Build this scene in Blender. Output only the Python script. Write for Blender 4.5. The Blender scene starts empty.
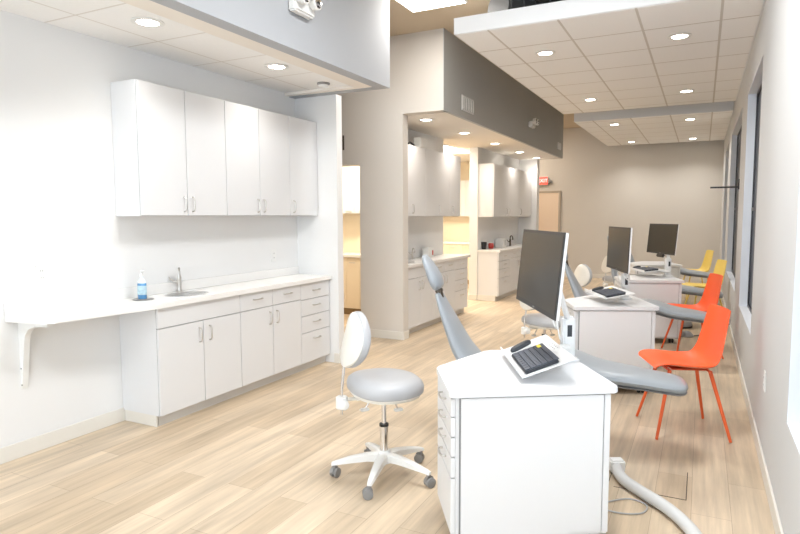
import bpy, bmesh, math, random
from mathutils import Vector, Matrix
random.seed(4)
PI = math.pi
scn = bpy.context.scene
COL = scn.collection

# ------------------------------------------------------------------ camera
YAW, PIT, ROL, FPX, EYE = 0.46702353, 0.0840394, -0.0037252, 598.2, 1.5
cam = bpy.data.cameras.new('camera')
camo = bpy.data.objects.new('camera', cam); COL.objects.link(camo)
cam.sensor_width = 36; cam.lens = FPX / 800 * 36; cam.clip_start = 0.05; cam.clip_end = 60
fw = Vector((-math.sin(YAW) * math.cos(PIT), math.cos(YAW) * math.cos(PIT), -math.sin(PIT)))
rt = Vector((math.cos(YAW), math.sin(YAW), 0)); up = rt.cross(fw)
r2 = rt * math.cos(ROL) + up * math.sin(ROL); u2 = -rt * math.sin(ROL) + up * math.cos(ROL)
camo.matrix_world = Matrix(((r2.x, u2.x, -fw.x, 0), (r2.y, u2.y, -fw.y, 0), (r2.z, u2.z, -fw.z, EYE), (0, 0, 0, 1)))
scn.camera = camo

# ------------------------------------------------------------------ world, light, exposure
w = bpy.data.worlds.new('world'); scn.world = w; w.use_nodes = True
w.node_tree.nodes['Background'].inputs[0].default_value = (0.5, 0.62, 0.8, 1)
w.node_tree.nodes['Background'].inputs[1].default_value = 0.06
scn.view_settings.view_transform = 'Standard'; scn.view_settings.look = 'None'
scn.view_settings.gamma = 1; scn.view_settings.use_curve_mapping = False
scn.view_settings.exposure = 0.76

def area(name, loc, rot, sx, sy, power, col, shape='RECTANGLE', spread=PI):
    l = bpy.data.lights.new(name, 'AREA'); l.shape = shape; l.size = sx
    if shape == 'RECTANGLE': l.size_y = sy
    l.energy = power; l.color = col; l.spread = spread
    o = bpy.data.objects.new(name, l); COL.objects.link(o); o.location = loc; o.rotation_euler = rot
    return o
# daylight through the shop-front glass behind the camera
area('storefront_daylight', (-1.2, -2.85, 1.40), (PI / 2, 0, PI), 4.0, 2.4, 125, (0.77, 0.88, 1.0))
# daylight through the near window of the right wall
area('window_daylight', (0.43, 1.65, 1.65), (0, PI / 2, 0), 2.0, 2.6, 16, (0.84, 0.92, 1.0))

# ------------------------------------------------------------------ materials
def mat(name, col, rough=0.5, metal=0.0, spec=0.5, emis=None, estr=0, noise=0.0, nscale=6, bump=0.0, bscale=200, trans=0, coat=0):
    m = bpy.data.materials.new(name); m.use_nodes = True
    nt = m.node_tree; b = nt.nodes['Principled BSDF']
    b.inputs['Roughness'].default_value = rough; b.inputs['Metallic'].default_value = metal
    b.inputs['Specular IOR Level'].default_value = spec
    b.inputs['Coat Weight'].default_value = coat
    b.inputs['Transmission Weight'].default_value = trans
    c = (*col, 1)
    tc = nt.nodes.new('ShaderNodeTexCoord')
    if noise > 0:
        n = nt.nodes.new('ShaderNodeTexNoise'); n.inputs['Scale'].default_value = nscale; n.inputs['Detail'].default_value = 4
        nt.links.new(tc.outputs['Object'], n.inputs['Vector'])
        mx = nt.nodes.new('ShaderNodeMix'); mx.data_type = 'RGBA'
        mx.inputs[6].default_value = tuple(x * (1 - noise) for x in col) + (1,)
        mx.inputs[7].default_value = tuple(min(1, x * (1 + noise)) for x in col) + (1,)
        nt.links.new(n.outputs['Fac'], mx.inputs[0]); nt.links.new(mx.outputs[2], b.inputs['Base Color'])
    else:
        b.inputs['Base Color'].default_value = c
    if bump > 0:
        n2 = nt.nodes.new('ShaderNodeTexNoise'); n2.inputs['Scale'].default_value = bscale
        nt.links.new(tc.outputs['Object'], n2.inputs['Vector'])
        bp = nt.nodes.new('ShaderNodeBump'); bp.inputs['Strength'].default_value = bump; bp.inputs['Distance'].default_value = 0.002
        nt.links.new(n2.outputs['Fac'], bp.inputs['Height']); nt.links.new(bp.outputs[0], b.inputs['Normal'])
    if emis:
        b.inputs['Emission Color'].default_value = (*emis, 1); b.inputs['Emission Strength'].default_value = estr
    return m

def math_node(nt, op, a, b=None):
    n = nt.nodes.new('ShaderNodeMath'); n.operation = op
    for i, v in enumerate((a, b)):
        if v is None: continue
        if isinstance(v, (int, float)): n.inputs[i].default_value = v
        else: nt.links.new(v, n.inputs[i])
    return n.outputs[0]

def tile_mat(name, col, line, ox, oy, cell, lw=0.011, cellx=None):
    """white lay-in ceiling tiles in a square T-bar grid, world metres"""
    m = mat(name, col, 0.9); nt = m.node_tree; b = nt.nodes['Principled BSDF']
    g = nt.nodes.new('ShaderNodeNewGeometry'); s = nt.nodes.new('ShaderNodeSeparateXYZ'); nt.links.new(g.outputs['Position'], s.inputs[0])
    def near(o, off, cell):
        q = math_node(nt, 'DIVIDE', math_node(nt, 'SUBTRACT', o, off), cell)
        f = math_node(nt, 'ABSOLUTE', math_node(nt, 'SUBTRACT', math_node(nt, 'FRACT', math_node(nt, 'ADD', q, 0.5)), 0.5))
        return math_node(nt, 'LESS_THAN', f, lw / cell)
    k = math_node(nt, 'MAXIMUM', near(s.outputs[0], ox, cellx or cell), near(s.outputs[1], oy, cell))
    nz = nt.nodes.new('ShaderNodeTexNoise'); nz.inputs['Scale'].default_value = 60; nt.links.new(g.outputs['Position'], nz.inputs['Vector'])
    m1 = nt.nodes.new('ShaderNodeMix'); m1.data_type = 'RGBA'
    m1.inputs[6].default_value = tuple(x * .95 for x in col) + (1,); m1.inputs[7].default_value = (*col, 1)
    nt.links.new(nz.outputs['Fac'], m1.inputs[0])
    m2 = nt.nodes.new('ShaderNodeMix'); m2.data_type = 'RGBA'; nt.links.new(k, m2.inputs[0])
    nt.links.new(m1.outputs[2], m2.inputs[6]); m2.inputs[7].default_value = (*line, 1)
    nt.links.new(m2.outputs[2], b.inputs['Base Color'])
    return m

def floor_mat():
    m = mat('light oak vinyl plank', (.7, .5, .3), 0.42); nt = m.node_tree; b = nt.nodes['Principled BSDF']
    g = nt.nodes.new('ShaderNodeNewGeometry')
    sep = nt.nodes.new('ShaderNodeSeparateXYZ'); nt.links.new(g.outputs['Position'], sep.inputs[0])
    cb = nt.nodes.new('ShaderNodeCombineXYZ'); nt.links.new(sep.outputs[1], cb.inputs[0]); nt.links.new(sep.outputs[0], cb.inputs[1])
    br = nt.nodes.new('ShaderNodeTexBrick'); nt.links.new(cb.outputs[0], br.inputs['Vector'])
    br.offset = 0.37; br.inputs['Scale'].default_value = 1; br.inputs['Brick Width'].default_value = 1.24; br.inputs['Row Height'].default_value = 0.18
    br.inputs['Mortar Size'].default_value = 0.0012; br.inputs['Mortar Smooth'].default_value = 0.2
    br.inputs['Color1'].default_value = (.63, .51, .375, 1); br.inputs['Color2'].default_value = (.51, .395, .27, 1)
    br.inputs['Mortar'].default_value = (.34, .25, .17, 1); br.inputs['Bias'].default_value = -0.1
    st = nt.nodes.new('ShaderNodeVectorMath'); st.operation = 'MULTIPLY'; st.inputs[1].default_value = (1.1, 22, 1)
    nt.links.new(cb.outputs[0], st.inputs[0])
    n = nt.nodes.new('ShaderNodeTexNoise'); n.inputs['Scale'].default_value = 1.0; n.inputs['Detail'].default_value = 8; n.inputs['Roughness'].default_value = .62
    nt.links.new(st.outputs[0], n.inputs['Vector'])
    st2 = nt.nodes.new('ShaderNodeVectorMath'); st2.operation = 'MULTIPLY'; st2.inputs[1].default_value = (1.0, 5, 1)
    nt.links.new(cb.outputs[0], st2.inputs[0])
    n2 = nt.nodes.new('ShaderNodeTexNoise'); n2.inputs['Scale'].default_value = 1.3; n2.inputs['Detail'].default_value = 5
    nt.links.new(st2.outputs[0], n2.inputs['Vector'])
    rp = nt.nodes.new('ShaderNodeMapRange'); rp.inputs[1].default_value = .3; rp.inputs[2].default_value = .7; rp.inputs[3].default_value = .80; rp.inputs[4].default_value = 1.16
    nt.links.new(n.outputs['Fac'], rp.inputs[0])
    rp2 = nt.nodes.new('ShaderNodeMapRange'); rp2.inputs[1].default_value = .3; rp2.inputs[2].default_value = .7; rp2.inputs[3].default_value = .82; rp2.inputs[4].default_value = 1.14
    nt.links.new(n2.outputs['Fac'], rp2.inputs[0])
    k = math_node(nt, 'MULTIPLY', rp.outputs[0], rp2.outputs[0])
    mu = nt.nodes.new('ShaderNodeVectorMath'); mu.operation = 'SCALE'; nt.links.new(br.outputs['Color'], mu.inputs[0]); nt.links.new(k, mu.inputs['Scale'])
    nt.links.new(mu.outputs[0], b.inputs['Base Color'])
    return m

M = {}
M['floor'] = floor_mat()
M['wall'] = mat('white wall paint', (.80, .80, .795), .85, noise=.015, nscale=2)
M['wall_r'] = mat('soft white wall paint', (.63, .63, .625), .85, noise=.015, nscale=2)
M['wall_far'] = mat('greige wall paint', (.68, .645, .59), .85, noise=.02, nscale=1.5)
M['wall_warm'] = mat('warm white wall paint', (.70, .66, .61), .85, noise=.015, nscale=2)
M['cream'] = mat('cream wall paint', (.86, .76, .60), .85)
M['grey'] = mat('near soffit grey paint', (.43, .445, .47), .85, noise=.02, nscale=1.5)  # even grey of the near soffit fascia
M['greylong'] = mat('long soffit grey paint', (.50, .505, .49), .85, noise=.03, nscale=1.5)  # even grey of the long soffit fascia
M['ceil'] = mat('tan ceiling paint', (.60, .50, .37), .9)
M['soffit'] = mat('soffit underside paint', (.84, .79, .72), .85)
M['ductdark'] = mat('dark grey duct and sheet', (.10, .10, .10), .6)  # dark grey for the duct and the sheet under the high ceiling
M['base'] = mat('off white vinyl cove base', (.76, .73, .67), .45)
M['white'] = mat('white laminate', (.745, .75, .76), .38, noise=.01)
M['warmlam'] = mat('cream laminate', (.80, .70, .55), .4)
M['gap'] = mat('shadow gap edge', (.22, .22, .23), .7)
M['counter'] = mat('white solid surface', (.86, .85, .83), .25, noise=.02, nscale=80)
M['toe'] = mat('grey vinyl toe kick', (.70, .68, .64), .5)
M['brown'] = mat('brown vinyl toe kick', (.33, .23, .12), .5)
M['nickel'] = mat('brushed nickel', (.62, .60, .57), .32, 1.0)
M['chrome'] = mat('polished chrome', (.75, .75, .76), .12, 1.0)
M['hose'] = mat('light grey ribbed sleeve', (.60, .60, .59), .5)
M['cablem'] = mat('mid grey cable jacket', (.40, .40, .40), .5)
M['steel'] = mat('satin steel basin', (.50, .50, .50), .3, 1.0)
M['plastic'] = mat('white moulded plastic', (.82, .82, .80), .35)
M['plasticw'] = mat('pearl painted metal', (.80, .81, .81), .3)
M['vinyl'] = mat('light grey upholstery vinyl', (.44, .445, .46), .38, noise=.02, bump=.05, bscale=400)
M['vinylw'] = mat('ivory moulded shell', (.80, .78, .72), .35)
M['vinylb'] = mat('blue grey upholstery vinyl', (.34, .37, .40), .28, noise=.02, bump=.05, bscale=400)
M['rubber'] = mat('grey rubber', (.26, .255, .25), .55)
M['black'] = mat('black plastic', (.02, .021, .023), .4)
M['screen'] = mat('switched off screen glass', (.022, .020, .016), .28, spec=.3)
M['keys'] = mat('charcoal key caps', (.085, .095, .12), .55)
M['kbody'] = mat('dark grey keyboard body', (.035, .04, .048), .5)
M['orange'] = mat('orange polypropylene', (.90, .125, .028), .42, noise=.01)
M['orangem'] = mat('orange powder coated steel', (.80, .13, .03), .4)
M['yellow'] = mat('yellow polypropylene', (.90, .68, .17), .42)
M['yellowm'] = mat('yellow powder coated steel', (.88, .68, .20), .4)
M['glass'] = mat('dark window glass', (.008, .009, .016), .3, spec=.12)
M['clearglass'] = mat('clear window glass', (.9, .95, .97), .02, trans=1.0)
M['wframe'] = mat('dark window frame', (.03, .03, .04), .4)
M['reveal'] = mat('white painted window return', (.78, .82, .88), .6)
M['tile1'] = tile_mat('soffit ceiling tiles', (.93, .925, .91), (.74, .71, .67), -3.48, 3.74, .625, .007)
M['tile2'] = tile_mat('lay in ceiling tiles', (.94, .935, .92), (.64, .605, .56), -1.727, 5.14, .64, .010, .603)
M['lamp'] = mat('lit lamp lens', (1, .95, .88), .5, emis=(1, .93, .82), estr=14)
M['troffer'] = mat('lit troffer lens', (1, 1, 1), .5, emis=(1, .98, .94), estr=5)
M['red'] = mat('lit red sign face', (.8, .05, .04), .5, emis=(1, .10, .06), estr=.9)
M['redplastic'] = mat('red plastic', (.55, .05, .04), .4)
M['signwhite'] = mat('white sign lettering', (.9, .9, .9), .5, emis=(1, .9, .85), estr=.6)
M['blue'] = mat('blue liquid in clear plastic', (.10, .30, .58), .15, coat=.5)
M['bluelabel'] = mat('pale blue label', (.45, .62, .82), .4, noise=.5, nscale=45)
M['clear'] = mat('clear plastic bottle neck', (.72, .80, .86), .15)
M['hatchm'] = mat('dark hatch joint', (.05, .045, .04), .6)
M['brass'] = mat('dark bronze', (.10, .08, .06), .4, .6)
M['sticker'] = mat('yellow sticker', (.85, .70, .05), .5)
M['doorm'] = mat('peach beige door paint', (.88, .72, .57), .5)
M['frame'] = mat('tan door frame paint', (.46, .39, .31), .5)

# ------------------------------------------------------------------ mesh helpers
class B:
    def __init__(s): s.bm = bmesh.new()
    def box(s, x0, x1, y0, y1, z0, z1, bev=0, seg=2):
        r = bmesh.ops.create_cube(s.bm, size=1)
        vs = r['verts']
        for v in vs:
            v.co = Vector(((x0 + x1) / 2 + v.co.x * (x1 - x0), (y0 + y1) / 2 + v.co.y * (y1 - y0), (z0 + z1) / 2 + v.co.z * (z1 - z0)))
        if bev:
            es = list({e for v in vs for e in v.link_edges})
            bmesh.ops.bevel(s.bm, geom=es, offset=bev, segments=seg, affect='EDGES', clamp_overlap=True)
        return s
    def obox(s, mtx, dx, dy, dz, bev=0, seg=2):
        r = bmesh.ops.create_cube(s.bm, size=1); vs = r['verts']
        for v in vs: v.co = Vector((v.co.x * dx, v.co.y * dy, v.co.z * dz))
        if bev:
            es = list({e for v in vs for e in v.link_edges})
            rr = bmesh.ops.bevel(s.bm, geom=es, offset=bev, segments=seg, affect='EDGES', clamp_overlap=True)
            vs = list({v for f in rr['faces'] for v in f.verts} | {v for v in vs if v.is_valid})
        for v in vs: v.co = mtx @ v.co
        return s
    def ring(s, pts):
        return [s.bm.verts.new(p) for p in pts]
    def skin(s, rings, close=True, caps=True):
        R = [s.ring(r) for r in rings]; n = len(R[0])
        for a, b in zip(R, R[1:]):
            for i in range(n if close else n - 1):
                j = (i + 1) % n
                s.bm.faces.new((a[i], a[j], b[j], b[i]))
        if caps and close:
            s.bm.faces.new(R[0][::-1]); s.bm.faces.new(R[-1])
        return s
    def tube(s, path, rad, n=10, caps=True):
        path = [Vector(p) for p in path]
        rads = rad if isinstance(rad, (list, tuple)) else [rad] * len(path)
        rings = []; prev = None
        for i, p in enumerate(path):
            t = (path[min(i + 1, len(path) - 1)] - path[max(i - 1, 0)]).normalized()
            if prev is None:
                a = Vector((0, 0, 1)) if abs(t.z) < .9 else Vector((1, 0, 0))
                nrm = t.cross(a).normalized()
            else:
                nrm = (prev - t * prev.dot(t)).normalized()
            prev = nrm; bn = t.cross(nrm)
            rings.append([p + (nrm * math.cos(2 * PI * k / n) + bn * math.sin(2 * PI * k / n)) * rads[i] for k in range(n)])
        return s.skin(rings, True, caps)
    def lathe(s, c, prof, n=24, axis='z', sx=1, sy=1):
        rings = []
        for r, h in prof:
            ring = []
            for k in range(n):
                a = 2 * PI * k / n; x, y = max(r, 1e-4) * math.cos(a) * sx, max(r, 1e-4) * math.sin(a) * sy
                ring.append(Vector(c) + (Vector((x, y, h)) if axis == 'z' else Vector((h, x, y)) if axis == 'x' else Vector((x, h, y))))
            rings.append(ring)
        return s.skin(rings)
    def prism(s, outline, z0, z1, bev=0):
        lo = s.ring([(x, y, z0) for x, y in outline]); hi = s.ring([(x, y, z1) for x, y in outline]); n = len(lo)
        fs = [s.bm.faces.new((lo[i], lo[(i + 1) % n], hi[(i + 1) % n], hi[i])) for i in range(n)]
        fs += [s.bm.faces.new(lo[::-1]), s.bm.faces.new(hi)]
        if bev:
            es = list({e for f in fs for e in f.edges})
            bmesh.ops.bevel(s.bm, geom=es, offset=bev, segments=2, affect='EDGES', clamp_overlap=True)
        return s
    def build(s, name, m, parent=None, smooth=False, kind=None):
        bmesh.ops.recalc_face_normals(s.bm, faces=s.bm.faces)
        me = bpy.data.meshes.new(name); s.bm.to_mesh(me); s.bm.free()
        me.materials.append(m)
        if smooth:
            for p in me.polygons: p.use_smooth = True
            try: me.set_sharp_from_angle(angle=math.radians(40))
            except Exception: pass
        o = bpy.data.objects.new(name, me); COL.objects.link(o)
        if parent: o.parent = parent
        if kind: o['kind'] = kind
        return o

def struct(name, b, m): return b.build(name, m, kind='structure')
def thing(name, label, cat, loc=(0, 0, 0), rz=0, group=None):
    o = bpy.data.objects.new(name, None); COL.objects.link(o); o.empty_display_size = .1
    o.location = loc; o.rotation_euler = (0, 0, rz); o['label'] = label; o['category'] = cat
    if group: o['group'] = group
    return o
def tag(o, label, cat, group=None):
    o['label'] = label; o['category'] = cat
    if group: o['group'] = group
    return o
def children(o): return [c for c in bpy.data.objects if c.parent == o]
def dup(o, loc=None, rz=None, label=None, parent=None):
    c = o.copy(); COL.objects.link(c)
    if parent: c.parent = parent
    if loc is not None: c.location = loc
    if rz is not None: c.rotation_euler = (0, 0, rz)
    if label: c['label'] = label
    for ch in children(o): dup(ch, parent=c)
    return c
def rrect(x0, x1, y0, y1, r, n=5):
    o = []
    for cx, cy, a0 in ((x1 - r, y1 - r, 0), (x0 + r, y1 - r, PI / 2), (x0 + r, y0 + r, PI), (x1 - r, y0 + r, 1.5 * PI)):
        for k in range(n + 1):
            a = a0 + PI / 2 * k / n; o.append((cx + r * math.cos(a), cy + r * math.sin(a)))
    return o
def round_corners(pts, r, n=4):
    out = []; N = len(pts)
    for i in range(N):
        p = Vector(pts[i]); a = (Vector(pts[i - 1]) - p); b = (Vector(pts[(i + 1) % N]) - p)
        rr = min(r, a.length * .45, b.length * .45)
        pa = p + a.normalized() * rr; pb = p + b.normalized() * rr
        for k in range(n + 1):
            t = k / n; q = pa * (1 - t) ** 2 + p * 2 * t * (1 - t) + pb * t * t
            out.append((q.x, q.y))
    return out
def spline(pts, n=8):
    pts = [Vector(p) for p in pts]; out = []
    P = [pts[0]] + pts + [pts[-1]]
    for i in range(1, len(P) - 2):
        for k in range(n):
            t = k / n; p0, p1, p2, p3 = P[i - 1], P[i], P[i + 1], P[i + 2]
            out.append(.5 * ((2 * p1) + (p2 - p0) * t + (2 * p0 - 5 * p1 + 4 * p2 - p3) * t * t + (3 * p1 - p0 - 3 * p2 + p3) * t ** 3))
    out.append(pts[-1]); return out

LW, RW = -3.785, 0.37           # left and right wall planes
H1, CLG = 2.71, 3.62           # soffit underside, high ceiling
LW2, LW3 = -3.68, -3.56        # left wall behind the second and third cabinet runs

# ------------------------------------------------------------------ setting
struct('floor', B().box(-7.3, 0.6, -3.2, 15.2, -.1, 0), M['floor'])
struct('ceiling', B().box(-7.3, 0.6, -3.2, 15.2, CLG, CLG + .1), M['ceil'])
struct('wall_left', B().box(LW - .12, LW, -3.1, 5.25, 0, CLG), M['wall'])
struct('wall_nook', B().box(LW - .12, -3.285, 5.12, 5.22, 0, H1), M['wall'])
struct('wall_back', B().box(LW - .12, RW + .2, -3.12, -3.0, 0, CLG), M['wall'])
# soffit over the near cabinets: fascia, plain border and tiles
struct('wall_soffit', B().box(-2.80, -2.68, -3.0, 5.12, H1, CLG).box(-3.92, -2.80, 5.02, 5.12, H1, CLG), M['grey'])
struct('ceiling_soffit', B().box(-2.97, -2.801, -3.0, 5.019, H1 + .005, H1 + .06).box(LW, -2.97, 4.95, 5.019, H1 + .005, H1 + .06), M['soffit'])
struct('ceiling_nook', B().box(LW, -2.97, -3.0, 4.95, H1 + .03, H1 + .06), M['tile1'])
# wall with the doorway to the back room
wl = B()
wl.box(-3.80, -3.205, 6.44, 6.58, 0, CLG).box(-7.2, -4.75, 6.44, 6.60, 0, CLG).box(-4.75, -3.80, 6.44, 6.60, 2.14, CLG).box(-3.205, -2.69, 6.44, 6.58, H1, CLG)
struct('wall_middle', wl, M['wall_warm'])
struct('wall_left_recess', B().box(LW2 - .1, LW2, 6.60, 8.83, 0, H1), M['wall'])
struct('wall_left_far', B().box(-3.715, LW3, 10.12, 12.98, 0, H1), M['wall'])
struct('wall_recess_end', B().box(LW3, -3.17, 12.78, 12.98, 0, H1), M['wall'])
struct('wall_soffit_long', B().box(-2.72, -2.68, 6.441, 12.98, H1, CLG).box(-3.78, -2.72, 12.94, 12.98, H1, CLG), M['greylong'])
struct('ceiling_soffit_long', B().box(-3.9, -2.72, 6.60, 12.94, H1, H1 + .05), M['soffit'])
struct('wall_far', B().box(-7.3, RW + .2, 15.0, 15.12, 0, CLG), M['wall_far'])
struct('wall_corridor', B().box(-5.2, -5.1, 5.25, 6.44, 0, CLG), M['wall_warm'])
struct('ceiling_dark', B().box(-1.75, RW, 4.6, 14.9, CLG - .012, CLG - .001), M['ductdark'])  # flat dark sheet just under the high ceiling, above the clouds
# back room
struct('wall_back_room', B().box(-7.2, -7.1, 6.6, 14.9, 0, H1).box(-7.2, -3.78, 12.98, 13.1, 0, H1 + .05), M['cream'])
struct('ceiling_back_room', B().box(-7.1, -3.9, 6.6, 12.98, H1 + .02, H1 + .08), M['soffit'])
# right wall with its window openings
wins = [(0.2, 3.12, .57, 2.72), (5.40, 7.10, .56, 2.72), (8.06, 10.9, .60, 2.76), (11.9, 13.6, .60, 2.76)]
wr = B(); ys = -3.1
for (a, b, z0, z1) in wins:
    wr.box(RW, RW + .2, ys, a, 0, CLG).box(RW, RW + .2, a, b, 0, z0).box(RW, RW + .2, a, b, z1, CLG); ys = b
wr.box(RW, RW + .2, ys, 15.12, 0, CLG)
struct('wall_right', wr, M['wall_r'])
for i, (a, b, z0, z1) in enumerate(wins):
    d = RW + .075
    fr = B(); t = .035
    zm = z0 + (z1 - z0) * .455
    fr.box(d, d + .04, a, a + t, z0, z1).box(d, d + .04, b - t, b, z0, z1).box(d, d + .04, a + t, b - t, z0, z0 + t).box(d, d + .04, a + t, b - t, z1 - t, z1)
    fr.box(d - .004, d + .036, a + t, b - t, zm, zm + .035)
    if i == 0:
        f = struct('window_1', fr, M['reveal'])
    else:
        f = struct('window_%d' % (i + 1), fr, M['wframe'])
        pass
    B().box(d + .012, d + .02, a + t, b - t, z0 + t, z1 - t).build('pane', M['glass'] if i else M['clearglass'], f)
    # painted returns of the opening
    rv = B(); e = .004
    rv.box(RW + .001, d, b - e, b, z0, z1).box(RW + .001, d, a, a + e, z0, z1).box(RW + .001, d, a, b, z0, z0 + e).box(RW + .001, d, a, b, z1 - e, z1)
    rv.build('window_return', M['reveal'], f)
# cloud ceilings
def cloud(name, y0, y1, z):
    c = struct(name, B().box(-2.04, RW, y0, y1, z + .004, z + .145), M['soffit'])
    c.data.materials.clear(); c.data.materials.append(M['cloudside'])
    t = B().box(-2.025, RW - .012, y0 + .015, y1 - .015, z, z + .004).build('tile_grid', M['tile2'], c)
M['cloudside'] = mat('white cloud edge', (.82, .83, .84), .6)
cloud('ceiling_cloud', 5.135, 9.86, 3.116)
cloud('ceiling_cloud_far', 10.74, 14.80, 3.116)
# base boards
def basebd(name, segs, h=.10, m='base'):
    b = B()
    for x0, x1, y0, y1 in segs: b.box(x0, x1, y0, y1, 0, h, .003, 1)
    return struct(name, b, M[m])
basebd('baseboard_left', [(LW, LW + .012, -3, 2.95)])
basebd('baseboard_right', [(RW - .012, RW, -3, 15)])
basebd('baseboard_nook', [(-3.34, -3.273, 5.108, 5.12), (-3.285, -3.273, 5.12, 5.22)])
basebd('baseboard_middle', [(-3.80, -3.193, 6.428, 6.44), (-3.205, -3.193, 6.44, 6.58)])
basebd('baseboard_far', [(-3.1, RW - .012, 14.988, 15.0)])
basebd('baseboard_recess', [(-3.725, -3.56, 10.10, 10.12), (-3.17, -3.158, 12.78, 12.98)])
# far door
fd = B().box(-3.72, -3.17, 14.965, 15.0, 0, 2.07)
struct('door_1', fd, M['doorm'])
fo = B().box(-3.17, -3.12, 14.955, 15.0, 0, 2.12).box(-3.77, -3.72, 14.955, 15.0, 0, 2.12).box(-3.72, -3.17, 14.955, 15.0, 2.07, 2.12)
struct('trim_1', fo, M['frame'])
# floor hatch joint
struct('trim_2', B().box(-.425, -.421, 3.40, 3.82, 0, .0015).box(-.39, -.026, 3.398, 3.402, 0, .0015).box(-.028, -.024, 3.40, 3.78, 0, .0015), M['hatchm'])

# ------------------------------------------------------------------ cabinets
def pull(parent, x, y, z, L, vertical, name='handle'):
    h = L / 2; o = .028; b = B()
    pts = [(x, 0, -h), (x + o * .8, 0, -h + .004), (x + o, 0, -h + .02), (x + o, 0, h - .02), (x + o * .8, 0, h - .004), (x, 0, h)]
    pts = [(p[0], y, z + p[2]) if vertical else (p[0], y + p[2], z) for p in pts]
    b.tube(pts, .0055, 8); return b.build(name, M['nickel'], parent, True)

def cabinet(name, label, group, xw, xf, y0, y1, z0, z1, fronts, m='white', toe=None, endpanel=False, side_base=None):
    """box against the wall at xw, fronts at xf facing +x; fronts = (kind, y0, y1, z0, z1, handle) in world metres"""
    t = thing(name, label, 'cabinet', (xf, y0, z0 if z0 > 1 else 0), 0, group)
    oz = z0 if z0 > 1 else 0
    L = lambda x: x - xf; Y = lambda y: y - y0; Z = lambda z: z - oz
    B().box(L(xw + .002), -.020, Y(y0 + .0005), Y(y1 - .0005), Z(z0), Z(z1)).build('cabinet_body', M[m], t)
    B().box(-.021, -.0185, Y(y0 + .004), Y(y1 - .004), Z(z0 + .004), Z(z1 - .004)).build('shadow_gap', M['gap'], t)
    for kind, a, b, c, d, hd in fronts:
        g = .003
        f = B().box(-.018, 0, Y(a + g), Y(b - g), Z(c + g), Z(d - g), .0015, 1).build(kind, M[m], t)
        if hd:
            vert, hy, hz, hl = hd; pull(f, 0, Y(hy), Z(hz), hl, vert)
    if toe:
        B().box(L(xw + .002), -.06, Y(y0 + (.03 if endpanel else 0)), Y(y1), 0, z0).build('toe_kick', M[toe], t)
    return t

F1, ct = -3.39, .865
gb = 'base cabinets of the near run'
cabinet('base_cabinet', 'white sink base cabinet with wide false front over two doors, at the overhanging desk end', gb, LW, F1, 2.94, 3.784, .085, ct,
        [('false_front', 2.94, 3.784, .715, ct - .003, None), ('door', 2.94, 3.37, .085, .715, (True, 3.325, .61, .11)), ('door', 3.37, 3.784, .085, .715, (True, 3.43, .61, .11))], toe='toe', endpanel=True)
cabinet('base_cabinet', 'white base cabinet with two top drawers over two doors, between sink base and drawer stack', gb, LW, F1, 3.784, 4.625, .085, ct,
        [('drawer', 3.784, 4.205, .715, ct - .003, (False, 4.0, .80, .11)), ('drawer', 4.205, 4.625, .715, ct - .003, (False, 4.415, .80, .11)),
         ('door', 3.784, 4.205, .085, .715, (True, 4.155, .61, .11)), ('door', 4.205, 4.625, .085, .715, (True, 4.255, .61, .11))], toe='toe')
cabinet('base_cabinet', 'white stack of four drawers at the wall end of the near counter', gb, LW, F1, 4.625, 5.115, .085, ct,
        [('drawer', 4.625, 5.115, .705, ct - .003, (False, 4.87, .785, .11)), ('drawer', 4.625, 5.115, .545, .705, (False, 4.87, .64, .11)),
         ('drawer', 4.625, 5.115, .38, .545, (False, 4.87, .475, .11)), ('drawer', 4.625, 5.115, .085, .38, (False, 4.87, .31, .11))], toe='toe')
basebd('baseboard_cabinet', [(LW + .012, F1 - .055, 2.945, 2.962)])
gu = 'wall cabinets over the near counter'
U1 = -3.515
cabinet('wall_cabinet', 'white two door wall cabinet nearest the camera above the sink', gu, LW, U1, 2.95, 3.80, 1.51, 2.455,
        [('door', 2.95, 3.376, 1.512, 2.453, (True, 3.335, 1.60, .11)), ('door', 3.376, 3.80, 1.512, 2.453, (True, 3.42, 1.60, .11))])
cabinet('wall_cabinet', 'white two door wall cabinet in the middle of the near upper run', gu, LW, U1, 3.80, 4.653, 1.51, 2.455,
        [('door', 3.80, 4.22, 1.512, 2.453, (True, 4.18, 1.60, .11)), ('door', 4.22, 4.653, 1.512, 2.453, (True, 4.262, 1.60, .11))])
cabinet('wall_cabinet', 'white single door wall cabinet against the nook end wall', gu, LW, U1, 4.653, 5.115, 1.51, 2.455,
        [('door', 4.653, 5.115, 1.512, 2.453, (True, 4.70, 1.60, .11))])

def counter(name, label, outline, z0, z1, sink=None):
    b = B(); b.prism(outline, z0, z1, .003)
    o = b.build(name, M['counter'])
    return tag(o, label, 'countertop')
counter('countertop', 'long white countertop with a desk overhang at its near end', [(LW + .001, 2.14), (-3.50, 2.19), (-3.455, 2.24), (-3.36, 2.92), (-3.36, 5.117), (LW + .001, 5.117)], ct, .905)
tag(B().box(LW + .001, LW + .016, 2.14, 5.118, .905, .985, .002, 1).build('backsplash', M['counter']), 'low white backsplash strip behind the near countertop', 'backsplash')
def sink(label, x, y, rx, ry, z):
    t = thing('sink', label, 'sink', (x, y, z))
    b = B(); b.lathe((0, 0, 0), [(rx + .012, .0005), (rx + .012, .003), (rx, .004), (rx - .006, .002), (rx - .012, .001)], 36, sy=ry / rx)
    b.build('rim', M['chrome'], t, True)
    B().lathe((0, 0, 0), [(rx - .006, .0022), (rx * .9, .0012), (rx * .5, .0008), (.002, .0006)], 36, sy=ry / rx).build('bowl', M['steel'], t, True)
    B().lathe((0, 0, 0), [(.022, .0008), (.022, .0028), (.004, .0028)], 16).build('drain', M['chrome'], t, True)
    return t
sink('oval undermount steel sink set in the near countertop', -3.565, 3.38, .125, .17, .905)
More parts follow.
